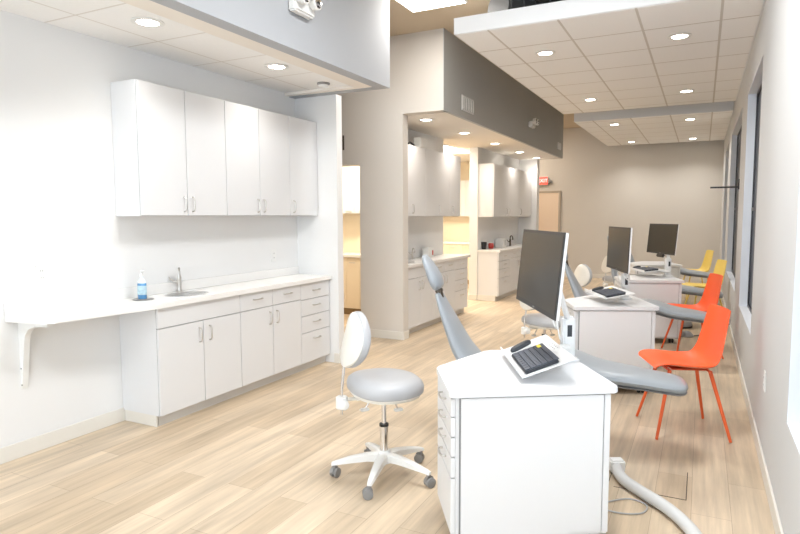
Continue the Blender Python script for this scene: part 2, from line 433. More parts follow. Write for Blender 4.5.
def faucet(label, x, y, z, sc=1.0, m='nickel'):
    t = thing('faucet', label, 'faucet', (x, y, z), -.75); t.scale = (sc,) * 3
    B().lathe((0, 0, 0), [(.026, 0), (.026, .006), (.018, .012), (.016, .03), (.015, .10), (.017, .105), (.017, .12), (.010, .13)], 20).build('body', M[m], t, True)
    B().tube(spline([(0, 0, .11), (0, 0, .155), (.012, 0, .185), (.05, 0, .192), (.085, 0, .17), (.092, 0, .14)]), .0095, 12).build('spout', M[m], t, True)
    B().tube([(.092, 0, .145), (.093, 0, .118)], .0125, 12).build('aerator', M[m], t, True)
    B().tube([(0, 0, .075), (0, -.028, .085)], .011, 12).tube([(0, -.026, .08), (.0, -.045, .088), (.012, -.078, .118)], [.008, .007, .005], 10).build('lever', M[m], t, True)
    return t
faucet('brushed nickel gooseneck faucet beside the near sink', -3.725, 3.46, .905, 1.0)
# soap bottle and tray
t = thing('soap_bottle', 'clear bottle of blue soap with a pale label standing by the near sink', 'bottle', (-3.64, 3.03, .909))
B().lathe((0, 0, 0), [(.034, 0), (.037, .006), (.037, .105), (.035, .115)], 24, sy=.72).build('bottle_body', M['blue'], t, True)
B().lathe((0, 0, 0), [(.0375, .03), (.0382, .032), (.0382, .095), (.0375, .097)], 24, sy=.72).build('label_band', M['bluelabel'], t, True)
B().lathe((0, 0, 0), [(.035, .115), (.028, .135), (.013, .15), (.012, .165)], 20, sy=.8).build('neck', M['clear'], t, True)
B().lathe((0, 0, 0), [(.014, .163), (.014, .18), (.008, .184), (.005, .2), (.011, .202), (.011, .21)], 16).box(-.006, .034, -.006, .006, .20, .209, .002).build('pump', M['plastic'], t, True)
tag(B().lathe((-3.62, 3.02, .905), [(.07, .0), (.075, .004), (.07, .004), (.002, .0035)], 28).build('coaster', M['rubber'], None, True), 'thin dark round coaster under the blue soap bottle', 'coaster')
# desk bracket
t = thing('desk_bracket', 'white steel support bracket screwed to the wall under the desk overhang', 'bracket', (LW, 2.235, 0))
def brk():
    b = B(); y = .018
    pr = [(0, .43), (.008, .43), (.016, .47), (.052, .72), (.066, .775), (.10, .815), (.16, .835), (.29, .845), (.29, .8645), (0, .8645)]
    b2 = b.ring([(x, -y, z) for x, z in pr]); b3 = b.ring([(x, y, z) for x, z in pr]); n = len(pr)
    for i in range(n): b.bm.faces.new((b2[i], b2[(i + 1) % n], b3[(i + 1) % n], b3[i]))
    b.bm.faces.new(b2[::-1]); b.bm.faces.new(b3); return b
brk().build('arm', M['plastic'], t)
for z in (.455, .56): B().lathe((.009, -.0185, z), [(.005, -.002), (.005, .001)], 10, axis='y').build('screw', M['rubber'], t)

# outlets
def outlet(label, x, y, z, side, m='plastic', sw=False):
    t = thing('wall_outlet', label, 'outlet', (x, y, z)); s = side
    a, b_ = (0, .006) if s > 0 else (-.006, 0)
    B().box(a, b_, -.037, .037, -.06, .06, .002, 1).build('cover_plate', M[m], t)
    a, b_ = (.006, .009) if s > 0 else (-.009, -.006)
    for dz in (.022, -.022):
        r = B().box(a, b_, -.017, .017, dz - .014, dz + .014, .001, 1).build('receptacle', M[m], t)
        c, d = (.009, .0096) if s > 0 else (-.0096, -.009)
        B().box(c, d, -.008, -.005, dz - .006, dz + .006).box(c, d, .005, .008, dz - .006, dz + .006).build('slot', M['rubber'], r)
    return t
outlet('white double outlet on the wall over the desk overhang', LW, 2.38, 1.14, 1)
outlet('white double outlet above the counter under the near wall cabinets', LW, 4.72, 1.12, 1)
outlet('white outlet low on the window wall between the near window and the orange chair', RW, 4.12, .51, -1)

# second run
F2 = -3.25
g2 = 'base cabinets of the second run'
cabinet('base_cabinet', 'white base cabinet with false front over two doors, next to the beige wall end', g2, LW2, F2, 6.605, 7.44, .085, ct,
        [('false_front', 6.605, 7.44, .715, ct - .003, None), ('door', 6.605, 7.03, .085, .715, (True, 6.985, .61, .11)), ('door', 7.03, 7.44, .085, .715, (True, 7.08, .61, .11))], toe='toe')
cabinet('base_cabinet', 'white base cabinet with two small drawers over two doors, half behind the reclined headrest', g2, LW2, F2, 7.44, 8.26, .085, ct,
        [('drawer', 7.44, 7.85, .715, ct - .003, (False, 7.65, .80, .11)), ('drawer', 7.85, 8.26, .715, ct - .003, (False, 8.06, .80, .11)),
         ('door', 7.44, 7.85, .085, .715, (True, 7.80, .61, .11)), ('door', 7.85, 8.26, .085, .715, (True, 7.90, .61, .11))], toe='toe')
cabinet('base_cabinet', 'white stack of four drawers at the open end of the second counter', g2, LW2, F2, 8.26, 8.80, .085, ct,
        [('drawer', 8.26, 8.80, .705, ct - .003, (False, 8.53, .785, .11)), ('drawer', 8.26, 8.80, .545, .705, (False, 8.53, .64, .11)),
         ('drawer', 8.26, 8.80, .38, .545, (False, 8.53, .475, .11)), ('drawer', 8.26, 8.80, .085, .38, (False, 8.53, .31, .11))], toe='toe')
U2 = -3.37
gu2 = 'wall cabinets over the second counter'
cabinet('wall_cabinet', 'tall white two door wall cabinet beside the beige wall end, under the small white box', gu2, LW2, U2, 6.605, 8.34, 1.50, 2.42,
        [('door', 6.605, 7.47, 1.502, 2.418, (True, 7.05, 1.60, .11)), ('door', 7.47, 8.34, 1.502, 2.418, (True, 7.92, 1.60, .11))])
cabinet('wall_cabinet', 'narrow white wall cabinet at the corridor end of the second upper run', gu2, LW2, U2, 8.34, 8.78, 1.50, 2.42,
        [('door', 8.34, 8.78, 1.502, 2.418, (True, 8.42, 1.60, .11))])
counter('countertop', 'white countertop of the second cabinet run behind the headrest', [(LW2 + .001, 6.602), (-3.22, 6.602), (-3.22, 8.84), (LW2 + .001, 8.84)], ct, .905)
sink('dark steel sink set in the second countertop', -3.45, 6.98, .12, .16, .905)
faucet('grey faucet on the second countertop', -3.61, 7.55, .905, .8)
t = thing('glove_box', 'white carton with a red mark on the second countertop', 'box', (-3.58, 8.02, .905))
B().box(-.05, .05, -.10, .10, 0, .14, .003, 1).build('carton', M['plastic'], t)
B().box(.0502, .0512, .03, .075, .03, .10).build('red_mark', M['redplastic'], t)
t = thing('speaker_box', 'small white box standing on top of the second wall cabinets', 'speaker', (-3.43, 7.44, 2.42))
B().box(-.05, .05, -.12, .12, 0, .13, .006).build('housing', M['plastic'], t)
B().box(.05, .054, -.10, .10, .015, .115, .001, 1).build('grille', M['plasticw'], t)
tag(B().tube(spline([(-3.45, 6.95, 2.433), (-3.42, 7.02, 2.433), (-3.43, 7.10, 2.46), (-3.41, 7.18, 2.433), (-3.44, 7.26, 2.433)]), .012, 8).build('loose_cable', M['black'], None, True), 'short dark cable lying on the wall cabinets beside the small white box', 'cable')

# third run
F3 = -3.17
g3 = 'base cabinets of the third run'
cabinet('base_cabinet', 'white four drawer stack with a cream end panel beside the corridor opening', g3, LW3, F3, 10.14, 10.86, .085, ct,
        [('drawer', 10.14, 10.86, .705, ct - .003, (False, 10.5, .785, .11)), ('drawer', 10.14, 10.86, .56, .705, (False, 10.5, .64, .11)),
         ('drawer', 10.14, 10.86, .40, .56, (False, 10.5, .49, .11)), ('drawer', 10.14, 10.86, .085, .40, (False, 10.5, .33, .11))], toe='toe')
cabinet('base_cabinet', 'white base cabinet partly hidden by the big monitor in the third run', g3, LW3, F3, 10.86, 11.85, .085, ct,
        [('drawer', 10.86, 11.36, .715, ct - .003, (False, 11.1, .80, .11)), ('drawer', 11.36, 11.85, .715, ct - .003, (False, 11.6, .80, .11)),
         ('door', 10.86, 11.36, .085, .715, (True, 11.31, .61, .11)), ('door', 11.36, 11.85, .085, .715, (True, 11.41, .61, .11))], toe='toe')
cabinet('base_cabinet', 'white two door base cabinet at the far end of the third run', g3, LW3, F3, 11.85, 12.77, .085, ct,
        [('door', 11.85, 12.31, .085, ct - .003, (True, 12.26, .70, .11)), ('door', 12.31, 12.77, .085, ct - .003, (True, 12.36, .70, .11))], toe='toe')
basebd('baseboard_third', [(LW3, F3 - .05, 10.12, 10.139)])
gu3 = 'wall cabinets over the third counter'
U3 = -3.27
ud = [10.14, 10.95, 11.75, 12.72]
cabinet('wall_cabinet', 'white wall cabinet at the corridor end of the third upper run', gu3, LW3, U3, 10.14, 10.95, 1.49, 2.42,
        [('door', 10.14, 10.95, 1.492, 2.418, (True, 10.86, 1.59, .11))])
cabinet('wall_cabinet', 'white wall cabinet in the middle of the third upper run', gu3, LW3, U3, 10.95, 11.75, 1.49, 2.42,
        [('door', 10.95, 11.75, 1.492, 2.418, (True, 11.04, 1.59, .11))])
cabinet('wall_cabinet', 'white wall cabinet touching the end wall of the third upper run', gu3, LW3, U3, 11.75, 12.72, 1.49, 2.42,
        [('door', 11.75, 12.72, 1.492, 2.418, (True, 11.85, 1.59, .11))])
counter('countertop', 'cream edged countertop of the third cabinet run', [(LW3 + .001, 10.125), (-3.14, 10.125), (-3.14, 12.775), (LW3 + .001, 12.775)], ct, .905)
t = thing('tumbler', 'dark cup near the corner of the third countertop', 'cup', (-3.52, 10.36, .905))
B().lathe((0, 0, 0), [(.038, 0), (.045, .06), (.052, .125), (.054, .13), (.046, .13), (.04, .06)], 20).build('cup_body', M['black'], t, True)
t = thing('red_cup', 'small red holder beside the dark cup', 'holder', (-3.47, 10.62, .905))
B().lathe((0, 0, 0), [(.04, 0), (.05, .02), (.05, .08), (.04, .10), (.035, .07)], 20).build('holder_body', M['redplastic'], t, True)
t = thing('towel_dispenser', 'white upright paper dispenser by the far faucet', 'dispenser', (-3.46, 11.2, .905))
B().box(-.08, .08, -.12, .12, 0, .17, .012).build('housing', M['plastic'], t, True)
B().box(.080, .084, -.02, .02, .03, .14, .001, 1).build('slot', M['steel'], t)
faucet('dark faucet at the far end of the third countertop', -3.44, 11.75, .905, 1.05, 'brass')

# back room cabinets seen through the doorway and the corridor
def back_run(label1, label2, x0, x1, yf, m, ub=1.55, ut=2.33):
    n = 3; wdt = (x1 - x0) / n
    for k in range(n):
        a, b_ = x0 + k * wdt, x0 + (k + 1) * wdt
        pos = ('first', 'second', 'third')[k]
        t = thing('back_room_cabinet', label1 % pos, 'cabinet', (a, yf, 0), 0, 'back room base cabinets')
        B().box(0, wdt, .02, .56, .10, .885).build('cabinet_body', M[m], t)
        for q in range(2):
            d = B().box(q * wdt / 2 + .002, (q + 1) * wdt / 2 - .002, 0, .018, .104, .88, .0015, 1).build('door', M[m], t)
            B().box(q * wdt / 2 + .06, q * wdt / 2 + .16, -.02, -.012, .80, .81, .002).box(q * wdt / 2 + .06, q * wdt / 2 + .067, -.02, 0, .80, .81).box(q * wdt / 2 + .153, q * wdt / 2 + .16, -.02, 0, .80, .81).build('handle', M['nickel'], d)
        B().box(0, wdt, .05, .56, 0, .10).build('toe_kick', M['brown'], t)
        u = thing('back_room_wall_cabinet', label2 % pos, 'cabinet', (a, yf + .25, ub), 0, 'back room wall cabinets')
        B().box(0, wdt, .02, .31, 0, ut - ub).build('cabinet_body', M['white'], u)
        for q in range(2):
            d = B().box(q * wdt / 2 + .002, (q + 1) * wdt / 2 - .002, 0, .018, .002, ut - ub - .002, .0015, 1).build('door', M['white'], u)
            B().box(q * wdt / 2 + .10, q * wdt / 2 + .20, -.02, -.012, .03, .04, .002).box(q * wdt / 2 + .10, q * wdt / 2 + .107, -.02, 0, .03, .04).box(q * wdt / 2 + .193, q * wdt / 2 + .2, -.02, 0, .03, .04).build('handle', M['nickel'], d)
    tag(B().box(x0 - .01, x1 + .01, yf - .02, yf + .56, .886, .925, .003, 1).build('back_room_countertop', M['counter']), 'pale countertop in the back room %s' % ('seen through the doorway' if x1 < -4 and yf < 9 else 'beyond the corridor opening'), 'countertop')
struct('wall_back_partition', B().box(-5.85, -4.3, 8.33, 8.42, 0, H1), M['cream'])
back_run('%s cream base cabinet from the left in the back room behind the doorway', '%s bright wall cabinet from the left in the back room behind the doorway', -5.8, -4.35, 7.76, 'warmlam')
back_run('%s cream base cabinet from the left beyond the corridor opening', '%s bright wall cabinet from the left beyond the corridor opening', -6.0, -4.1, 12.41, 'warmlam', 1.5, 2.3)

# ------------------------------------------------------------------ wall fittings
def grille(label, y0, y1, z0, z1):
    t = thing('air_grille', label, 'vent', (-2.68, (y0 + y1) / 2, (z0 + z1) / 2)); dy, dz = (y1 - y0) / 2, (z1 - z0) / 2
    B().box(0, .008, -dy, dy, -dz, dz, .002, 1).build('frame', M['plastic'], t)
    B().box(.008, .009, -dy + .02, dy - .02, -dz + .02, dz - .02).build('opening', M['rubber'], t)
    n = 7; s = B()
    for k in range(n):
        y = -dy + .03 + (2 * dy - .06) * k / (n - 1); s.box(.009, .016, y - .014, y + .010, -dz + .02, dz - .02)
    s.build('louvres', M['plastic'], t)
grille('white louvred air grille at the near end of the long grey soffit', 7.0, 7.42, 2.80, 2.985)
grille('small air grille at the far end of the long grey soffit', 12.45, 12.75, 2.86, 3.0)
def emergency(label, x, y, z, rz=0):
    t = thing('emergency_light', label, 'emergency light', (x, y, z), rz)
    B().box(0, .07, -.12, .12, -.05, .05, .012).build('housing', M['plastic'], t, True)
    for s in (-1, 1):
        h = B().lathe((.075, s * .075, .045), [(.02, -.01), (.045, .0), (.052, .03), (.052, .05), (.04, .055)], 20, axis='x').build('lamp_head', M['plastic'], t, True)
        B().lathe((.075, s * .075, .045), [(.042, .0555), (.03, .062), (.003, .064)], 20, axis='x').build('lens', M['chrome'], h, True)
emergency('white twin head emergency light on the near grey soffit', -2.68, 3.68, 3.01)
emergency('white twin head emergency light on the long grey soffit', -2.68, 10.26, 3.05)
# exit sign
t = thing('exit_sign', 'lit red exit sign over the far door', 'sign', (-3.55, 14.985, 2.37))
B().box(-.15, .12, -.05, 0, -.10, .10, .006).build('housing', M['plastic'], t)
B().box(-.14, .11, -.054, -.05, -.09, .09).build('sign_face', M['red'], t)
cu = bpy.data.curves.new('exit_lettering', 'FONT'); cu.body = 'EXIT'; cu.size = .12; cu.extrude = .002; cu.align_x = 'CENTER'; cu.align_y = 'CENTER'
tmp = bpy.data.objects.new('tmp', cu); COL.objects.link(tmp)
me = bpy.data.meshes.new_from_object(tmp.evaluated_get(bpy.context.evaluated_depsgraph_get())); bpy.data.objects.remove(tmp)
me.materials.clear(); me.materials.append(M['signwhite'])
lo = bpy.data.objects.new('lettering', me); COL.objects.link(lo); lo.parent = t; lo.location = (-.015, -.056, 0); lo.rotation_euler = (PI / 2, 0, 0)
B().lathe((.16, -.03, -.02), [(.02, -.03), (.042, -.02), (.046, .01), (.03, .014)], 16, axis='y').box(.11, .17, -.03, 0, -.03, -.01).build('lamp_head', M['rubber'], t, True)
# black bracket arm by the windows
t = thing('window_arm', 'thin black bracket arm sticking out between the windows', 'bracket', (RW, 8.02, 1.83))
B().box(-.012, 0, -.03, .03, -.03, .09, .003, 1).build('wall_plate', M['black'], t)
B().box(-.30, -.01, -.01, .01, -.012, .008, .002, 1).build('arm', M['black'], t)
# hook beside doorway
t = thing('coat_hook', 'small dark hook on the beige wall above the doorway', 'hook', (-4.03, 6.44, 2.42))
B().box(-.012, .012, -.006, 0, -.09, .09, .002, 1).build('plate', M['brass'], t)
B().tube([(0, -.004, .02), (.0, -.04, .02), (0, -.05, .05)], .006, 8).build('hook_arm', M['brass'], t, True)

# ceiling lamps
def downlight(label, group, x, y, z, power, col=(1, .97, .93), proto=[None]):
    if proto[0] is None:
        t = thing('recessed_downlight', label, 'ceiling light', (x, y, z), 0, group)
        B().lathe((0, 0, 0), [(.068, -.001), (.10, -.001), (.102, -.006), (.07, -.009), (.066, -.004)], 28).build('trim_ring', M['plastic'], t, True)
        B().lathe((0, 0, 0), [(.067, -.0015), (.067, -.005), (.002, -.0055)], 28).build('lens', M['lamp'], t, True)
        proto[0] = t
    else:
        t = dup(proto[0], (x, y, z), 0, label); t['group'] = group
    area('downlight_beam', (x, y, z - .02), (0, 0, 0), .13, 0, power, col, 'DISK', 2.2)
    return t
P1, P2, P3 = 1.7, 6, 6
downlight('lit round downlight nearest the camera in the near soffit', 'downlights in the near soffit', -3.19, 2.78, H1 + .03, P1)
downlight('lit round downlight above the near wall cabinets, second in the near soffit', 'downlights in the near soffit', -3.18, 4.06, H1 + .03, P1)
for y, nm in zip((6.95, 8.3, 9.75, 11.25, 12.55), ('nearest', 'second', 'third', 'fourth', 'farthest')):
    downlight('%s lit downlight under the long grey soffit' % nm, 'downlights under the long soffit', -3.13, y, H1, 2.8, (1, .90, .80))
nmx = {-1.45: 'left', -.24: 'window'}
for x in (-1.45, -.24):
    for y, q in ((6.1, 'near'), (8.78, 'far')):
        downlight('lit downlight at the %s end of the near ceiling cloud on its %s side' % (q, nmx[x]), 'downlights in the near ceiling cloud', x, y, 3.116, P2)
    for y, q in ((11.34, 'near'), (14.18, 'back')):
        downlight('lit downlight at the %s end of the far ceiling cloud on its %s side' % (q, nmx[x]), 'downlights in the far ceiling cloud', x, y, 3.116, P3)
t = thing('smoke_detector', 'small round detector with a dark rim in the near soffit', 'detector', (-3.19, 4.76, H1 + .03))
B().lathe((0, 0, 0), [(.06, 0), (.06, -.012), (.05, -.02)], 24).build('rim', M['rubber'], t, True)
B().lathe((0, 0, 0), [(.048, -.02), (.045, -.034), (.02, -.042), (.003, -.043)], 24).build('cover', M['plastic'], t, True)
def troffer(name, label, x0, x1, y0, y1, z, power, col):
    t = thing(name, label, 'ceiling light', ((x0 + x1) / 2, (y0 + y1) / 2, z)); dx, dy = (x1 - x0) / 2, (y1 - y0) / 2
    B().box(-dx, dx, -dy, dy, -.02, 0, .003, 1).build('frame', M['plastic'], t)
    B().box(-dx + .02, dx - .02, -dy + .02, dy - .02, -.024, -.020).build('lens', M['troffer'], t)
    area('troffer_beam', ((x0 + x1) / 2, (y0 + y1) / 2, z - .04), (0, 0, 0), dx * 1.8, dy * 1.8, power, col)
troffer('troffer_light', 'bright rectangular troffer in the high tan ceiling', -2.75, -2.14, 5.15, 5.76, CLG, 12, (1, .95, .88))
troffer('troffer_light', 'bright troffer in the back room behind the doorway', -5.3, -4.1, 7.0, 7.3, H1 + .02, 26, (1, .84, .62))
troffer('troffer_light', 'bright troffer in the back room beyond the corridor opening', -5.0, -3.95, 9.6, 10.9, H1 + .02, 60, (1, .86, .66))
troffer('troffer_light', 'troffer in the high ceiling above the far exit door', -4.6, -3.9, 13.5, 14.1, CLG, 22, (1, .84, .68))
troffer('troffer_light', 'added fill light panel, out of view in the high ceiling over the near floor', -1.35, -.5, 2.5, 3.7, CLG, 34, (.90, .95, 1))  # added fill light above the view, lifts the near right floor
troffer('troffer_light', 'added unseen fill light panel in the high ceiling above the entrance side', -2.1, -.9, .1, .7, CLG, 24, (.90, .95, 1))  # second added fill, unseen, brightens the near floor and worktops
# duct above the cloud
t = thing('round_duct', 'dark round duct above the near ceiling cloud', 'duct', (0, 0, 0))
B().tube([(-1.75, 5.5, 3.42), (-1.2, 6.5, 3.42), (-.6, 9.6, 3.42)], .14, 24).build('duct_body', M['ductdark'], t, True)
rb = B()
for k in range(6): rb.tube([(-1.75 + .55 * (.02 + k * .15), 5.5 + .02 + k * .15, 3.42), (-1.75 + .55 * (.05 + k * .15), 5.55 + k * .15, 3.42)], .15, 24)
rb.build('duct_rib', M['ductdark'], t, True)
B().box(-1.4, -1.38, 6.0, 6.02, 3.42, CLG).box(-.8, -.78, 8.6, 8.62, 3.42, CLG).build('hanger', M['ductdark'], t)

# ------------------------------------------------------------------ orange and yellow chairs
def shell_chair(label, loc, rz, ms, ml):
    t = thing('shell_chair', label, 'chair', (loc[0], loc[1], 0), rz)
    prof = spline([(.232, .466), (.215, .480), (.155, .480), (.02, .462), (-.10, .458), (-.165, .482), (-.205, .55), (-.228, .66), (-.245, .78), (-.252, .855), (-.252, .872)], 5)
    n = len(prof); rings = []
    bm = bmesh.new(); th = .007; W = 13; grid = []
    for i, p in enumerate(prof):
        s = i / (n - 1)
        wd = .225 if s < .55 else .225 - (s - .55) / .45 * .07
        if s < .1: wd *= .80 + .2 * math.sin(s / .1 * PI / 2)
        if s > .93: wd *= 1 - .22 * ((s - .93) / .07) ** 2
        t_ = (prof[min(i + 1, n - 1)] - prof[max(i - 1, 0)]).normalized(); nx, nz = -t_.y, t_.x
        if nz < 0 and abs(nz) > .5: nx, nz = -nx, -nz
        nx, nz = (t_.y, -t_.x)   # towards the sitter
        row = []
        for k in range(W):
            u = -1 + 2 * k / (W - 1)
            c = .035 * abs(u) ** 3 * math.sin(PI * min(1, max(.0, s))) + .012 * u * u
            row.append(bm.verts.new((p.x + nx * c, u * wd, p.y + nz * c)))
        grid.append(row)
    for a, b_ in zip(grid, grid[1:]):
        for k in range(W - 1): bm.faces.new((a[k], a[k + 1], b_[k + 1], b_[k]))
    b = B(); b.bm.free(); b.bm = bm
    bmesh.ops.recalc_face_normals(bm, faces=bm.faces)
    bmesh.ops.solidify(bm, geom=list(bm.faces), thickness=th)
    b.build('seat_shell', ms, t, True)
    for sx, sy in ((1, 1), (1, -1), (-1, 1), (-1, -1)):
        B().tube([(sx * .13, sy * .13, .452), (sx * .235, sy * .24, .004)], [.0135, .0095], 12).build('leg', ml, t, True)
    B().tube([(.13, .13, .448), (.13, -.13, .448)], .009, 8).tube([(-.13, .13, .448), (-.13, -.13, .448)], .009, 8).tube([(.13, .0, .448), (-.13, .0, .448)], .009, 8).box(-.11, .11, -.11, .11, .449, .456, .002).build('seat_frame', ml, t, True)
    return t
shell_chair('bright orange moulded chair nearest the camera with orange steel legs', (-.085, 4.56), math.radians(200), M['orange'], M['orangem'])
shell_chair('orange moulded chair behind the nearest orange one', (-.06, 7.16), math.radians(200), M['orange'], M['orangem'])
shell_chair('yellow moulded chair nearer of the two yellow ones, against the window wall', (.055, 9.55), math.radians(198), M['yellow'], M['yellowm'])
shell_chair('yellow moulded chair farthest away beside the window wall', (-.07, 12.15), math.radians(198), M['yellow'], M['yellowm'])

# ------------------------------------------------------------------ stools
def stool(label, loc, seat_h, fwd, base_rot, back_h=None):
    t = thing('dental_stool', label, 'stool', (loc[0], loc[1], 0), fwd)
    br = base_rot - fwd; s = seat_h
    B().lathe((0, 0, 0), [(.045, .085), (.05, .09), (.05, .13), (.036, .15), (.034, .155)], 20).build('hub', M['plastic'], t, True)
    for k in range(5):
        a = br + 2 * PI * k / 5; c, sn = math.cos(a), math.sin(a)
        rings = []
        for r, w_, z0, z1 in ((.03, .030, .095, .145), (.10, .026, .098, .140), (.20, .021, .088, .122), (.285, .016, .078, .098), (.304, .013, .074, .090)):
            pr = [(-w_, z0), (w_, z0), (w_ * .95, z1 - .006), (w_ * .6, z1), (-w_ * .6, z1), (-w_ * .95, z1 - .006)]
            rings.append([(r * c - y * sn, r * sn + y * c, z) for y, z in pr])
        lg = B().skin(rings).build('base_leg', M['plastic'], t, True)
        cx, cy = .29 * c, .29 * sn
        ca = B(); a2 = a + 1.1 + k; dx, dy = math.cos(a2), math.sin(a2); px, py = -dy, dx
        ca.tube([(cx, cy, .052), (cx, cy, .078)], .009, 10)
        for q in (-1, 1):
            o = Vector((cx + px * q * .014 + dx * .012, cy + py * q * .014 + dy * .012, .028))
            ax = Vector((px, py, 0))
            ca.tube([o - ax * .009, o - ax * .007, o + ax * .007, o + ax * .009], [.024, .028, .028, .024], 18)
        o = Vector((cx + dx * .01, cy + dy * .01, .040)); ax = Vector((px, py, 0))
        ca.tube([o - ax * .006, o + ax * .006], .026, 16)
        ca.build('caster', M['rubber'], lg, True)
    B().tube([(0, 0, .15), (0, 0, .30)], .024, 20).build('gas_cylinder', M['chrome'], t, True)
    B().tube([(0, 0, .298), (0, 0, .312)], .027, 20).build('collar', M['black'], t, True)
    B().tube([(0, 0, .30), (0, 0, s - .06)], .014, 16).build('piston', M['chrome'], t, True)
    # seat plate and cushion
    def seat_ring(k, z, n=40):
        o = []
        for i in range(n):
            a = 2 * PI * i / n; c, sn = math.cos(a), math.sin(a)
            rx = .215 + .012 * c; ry = .235 - .035 * max(0, c) ** 2
            o.append(((abs(c) ** .85) * math.copysign(1, c) * rx * k, (abs(sn) ** .85) * math.copysign(1, sn) * ry * k, z + .012 * (c * k) ** 2 * (1 if c < 0 else -.6)))
        return o
    B().skin([seat_ring(.74, s - .078), seat_ring(.92, s - .072), seat_ring(.95, s - .060), seat_ring(.95, s - .052)]).build('seat_plate', M['vinylw'], t, True)
    B().skin([seat_ring(.95, s - .054), seat_ring(1.0, s - .048), seat_ring(1.01, s - .020), seat_ring(.97, s + .004), seat_ring(.86, s + .024), seat_ring(.6, s + .034), seat_ring(.3, s + .035), seat_ring(.02, s + .035)]).build('seat', M['vinyl'], t, True)
    B().box(-.17, .03, -.03, .03, s - .092, s - .070, .004).build('mechanism', M['vinylw'], t)
    for lx, ly in ((-.10, .035), (.075, -.03)):
        lv = B().tube([(lx * .45, ly, s - .078), (lx * .8, ly, s - .13), (lx, ly, s - .165)], .005, 8)
        lv.build('lever', M['chrome'], t, True)
        B().obox(Matrix.Translation((lx * 1.05, ly, s - .168)), .06, .032, .018, .008).build('lever_paddle', M['plastic'], t, True)
    bh = back_h if back_h else s + .10; lean = lambda z: .21 * (z - s) - .005
    # back post with its clamp
    B().box(-.247, -.15, -.018, .018, s - .092, s - .078, .003).build('back_bracket', M['vinylw'], t)
    B().lathe((-.247, 0, s - .10), [(.028, -.035), (.034, -.03), (.034, .03), (.028, .035)], 16, axis='z').lathe((-.247, -.01, s - .10), [(.02, -.055), (.028, -.05), (.028, -.02), (.02, -.018)], 14, axis='y').build('clamp_knob', M['plastic'], t, True)
    B().tube([(-.248, 0, s - .17), (-.246, 0, s - .02), (-.258 + lean(bh + .10), 0, bh + .10)], .0075, 10).build('back_post', M['chrome'], t, True)
    # oval backrest: white shell behind, grey pad in front
    def ov(x, k, z0=0, n=36):
        return [(x + .035 * (k * math.cos(2 * PI * i / n)) ** 2 + lean(bh + .155 + .155 * k * math.sin(2 * PI * i / n)),
                 .165 * k * math.cos(2 * PI * i / n) * (1 - .16 * math.sin(2 * PI * i / n)), bh + .155 + .155 * k * math.sin(2 * PI * i / n)) for i in range(n)]
    tilt = []
    sh = B().skin([ov(-.272, .04), ov(-.271, .5), ov(-.268, .8), ov(-.262, .94), ov(-.252, .98), ov(-.247, .97)]); sh.build('back_shell', M['vinylw'], t, True)
    B().skin([ov(-.247, .98), ov(-.24, 1.0), ov(-.215, 1.0), ov(-.202, .95), ov(-.195, .8), ov(-.192, .5), ov(-.191, .04)]).build('backrest', M['vinyl'], t, True)
    return t
stool('grey dental stool with oval backrest on white five star base, alone on the near floor', (-1.60, 2.96), .562, math.radians(46), math.radians(-5))
stool('grey dental stool behind the big near monitor', (-1.385, 5.98), .47, math.radians(52), math.radians(20))
stool('grey dental stool showing its ivory oval back behind the reclined second patient chair', (-1.30, 8.32), .45, math.radians(48), math.radians(10))
stool('grey dental stool half hidden behind the second monitor', (-1.30, 10.92), .42, math.radians(48), math.radians(35))

